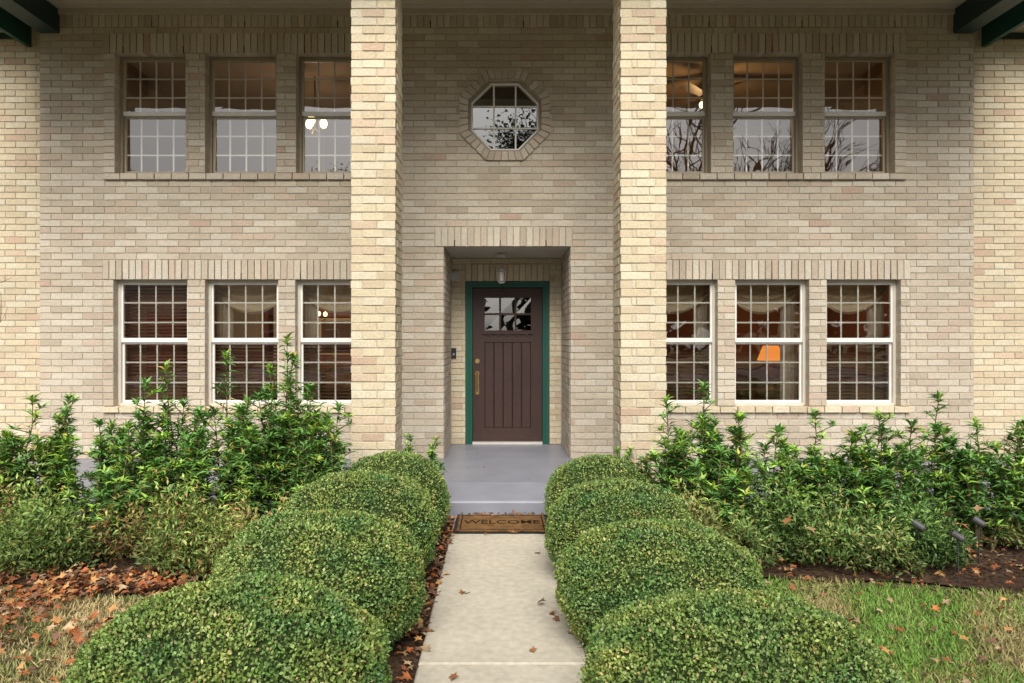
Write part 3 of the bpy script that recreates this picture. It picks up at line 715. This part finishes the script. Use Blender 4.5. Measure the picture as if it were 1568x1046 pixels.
n=26; x=np.concatenate([r.uniform(-5,-1.6,17),r.uniform(1.6,4.6,9)]); litter('fallen_leaves',x,r.uniform(4.45,4.9,n),r.uniform(.18,.42,n),39,.08,.13,[(.45,.22,.09),(.5,.33,.17),(.36,.16,.07)])
# landscape spot lights
for (px_,py,Y) in ((1408,806,4.62),(1468,822,4.45),(1500,800,4.68)):
    e=empty('landscape_light'); x=PX(px_,Y); z=PZ(py,Y); b=MB(); k=.6
    b.tube([(x,Y,-.05),(x,Y+.01,z-.02)],.005,(.06,.06,.06),6)
    b.tube([(x-.045*k,Y+.03*k,z+.035*k),(x-.05*k,Y+.035*k,z+.04*k),(x+.03*k,Y-.02*k,z-.02*k),(x+.045*k,Y-.03*k,z-.03*k)],[.034*k,.042*k,.036*k,.018*k],(.10,.10,.105),14)
    b.build('housing_and_stake',M_metal,e,False)

# ================================================================ TREES / STREET behind the viewer
def tree(name,x,y,H,seed,leafy=0,r0=.22,col=(.10,.08,.06),z0=-.05,maxd=6,lean=(0,0)):
    rnd=random.Random(seed); par=empty(name); b=MB(); tips=[]
    def grow(p,d_,ln,r_,dep):
        pts=[p]; dd=d_.copy()
        for i in range(3):
            dd=(dd+Vector((rnd.uniform(-1,1),rnd.uniform(-1,1),rnd.uniform(-.3,.6)))*.16).normalized(); pts.append(pts[-1]+dd*ln/3)
        b.tube([tuple(q) for q in pts],[r_,r_*.9,r_*.8,r_*.68],col,6 if dep<3 else 4,False)
        if dep>=maxd-2: tips.extend(pts[1:])
        if dep>=maxd: return
        for i in range(3 if dep<4 else 2):
            a=rnd.uniform(0,6.28); sp_=rnd.uniform(.35,.85)
            ax=dd.orthogonal().normalized(); ax.rotate(Matrix.Rotation(a,3,dd)); nd=(dd*math.cos(sp_)+ax*math.sin(sp_)+Vector((0,0,.12))).normalized()
            grow(pts[-1] if i<2 else pts[2],nd,ln*rnd.uniform(.62,.85),r_*.62,dep+1)
    grow(Vector((x,y,z0)),Vector((lean[0],lean[1],1)).normalized(),H*.28,r0,0)
    b.build('trunk_and_limbs',M_bark,par)
    if leafy:
        rr=np.random.default_rng(seed); T=np.array([tuple(t) for t in tips]); idx=rr.choice(len(T),leafy); m=leafy
        leafmesh('foliage',T[idx]+rr.normal(size=(m,3))*.28,rr.normal(size=(m,3)),rr.normal(size=(m,3)),rr.uniform(.1,.2,m),rr.uniform(.06,.1,m),np.array([.05,.08,.025])*rr.uniform(.6,1.3,(m,1)),T_LEAF,M_leaf,par)
tree('live_oak_tree',1.0,-13,13,1,14000); tree('live_oak_tree',-9,-19,12,2,9000)
tree('bare_tree',9,-12,15,3); tree('bare_tree',15,-16,15,4); tree('live_oak_tree',-22,-20,12,5,7000); tree('bare_tree',5,-20,14,6); tree('live_oak_tree',22,-22,12,9,7000)
tree('bare_sapling',PX(-110,5.6),5.6,2.9,8,0,.015,(.16,.12,.09),-.05,4)
r=np.random.default_rng(77); n=14000
x=r.uniform(-75,75,n); kp=(np.abs(x)>2.6); x=x[kp]; n=len(x)
top=8.5+np.array([noise.noise(Vector((v*.12,0,1)))*3+noise.noise(Vector((v*.45,3,1)))*2 for v in x])
leafmesh('distant_trees',np.stack([x,-44+r.normal(size=n)*2,top*np.sqrt(r.random(n))*r.uniform(.8,1.05,n)],1),r.normal(size=(n,3)),r.normal(size=(n,3)),r.uniform(.9,1.9,n),r.uniform(.6,1.1,n),np.array([.06,.065,.035])*r.uniform(.5,1.3,(n,1)),T_LEAF,M_dry)
sheet('road',[(-200,-9.5),(200,-9.5),(200,-17),(-200,-17)][::-1],-.044,M_asph,(.05,.05,.052))
kb=MB(); kb.box(-200,200,-9.5,-9.3,-.06,.07,(.4,.38,.34)); kb.box(-200,200,-17.2,-17,-.06,.07,(.4,.38,.34)); kb.build('kerb',M_conc)
nh=empty('neighbor_house'); b=MB(); b.box(-34,-6,-38,-29,-.1,3.2,(.30,.22,.17)); b.build('walls',M_brick,nh)
b=MB(); RC=(.1,.09,.085); b.face([(-35,-28.4,3.1),(-5,-28.4,3.1),(-9,-33.5,6.6),(-31,-33.5,6.6)],RC); b.face([(-5,-28.4,3.1),(-5,-38.6,3.1),(-9,-33.5,6.6)],RC); b.face([(-35,-38.6,3.1),(-35,-28.4,3.1),(-31,-33.5,6.6)],RC); b.face([(-5,-38.6,3.1),(-35,-38.6,3.1),(-31,-33.5,6.6),(-9,-33.5,6.6)],RC); b.build('roof',M_shing,nh)
b=MB()
for x in (-31,-27,-23,-15,-11):
    b.box(x-.75,x+.75,-29,-28.93,.9,2.3,(.7,.68,.64)); b.box(x-.65,x+.65,-28.929,-28.9,1.0,2.2,(.05,.06,.07))
b.box(-19.5,-18.5,-29,-28.93,0,2.1,(.2,.05,.03)); b.build('windows_and_door',M_paint,nh)

# ================================================================ LIGHT + CAMERA
w=bpy.data.worlds.new('World'); sc.world=w; w.use_nodes=True; nt=w.node_tree
bg=nt.nodes['Background']; sky=nt.nodes.new('ShaderNodeTexSky'); sky.sky_type='NISHITA'; sky.sun_disc=False
EL=42; sky.sun_elevation=math.radians(EL); sky.sun_rotation=math.radians(180); sky.dust_density=3; sky.air_density=1.0
hs=nt.nodes.new('ShaderNodeHueSaturation'); hs.inputs['Saturation'].default_value=.2
nt.links.new(sky.outputs[0],hs.inputs['Color']); nt.links.new(hs.outputs[0],bg.inputs['Color']); bg.inputs['Strength'].default_value=.15
sl=bpy.data.lights.new('sun','SUN'); sl.energy=4.1; sl.angle=math.radians(40); sl.color=(1,.93,.83)
so_=bpy.data.objects.new('sun',sl); so_.rotation_euler=(math.radians(90-EL),0,math.radians(0)); link(so_)
cam=bpy.data.cameras.new('camera'); co=bpy.data.objects.new('camera',cam); link(co)
co.location=(0,0,CH); co.rotation_euler=(math.radians(90),0,0); cam.sensor_width=36; cam.lens=F/1568*36
cam.shift_x=19/1568; cam.shift_y=-3/1568; cam.clip_end=1500; cam.clip_start=.05
sc.camera=co
sc.view_settings.view_transform='Standard'; sc.view_settings.look='None'; sc.view_settings.exposure=0; sc.view_settings.gamma=1
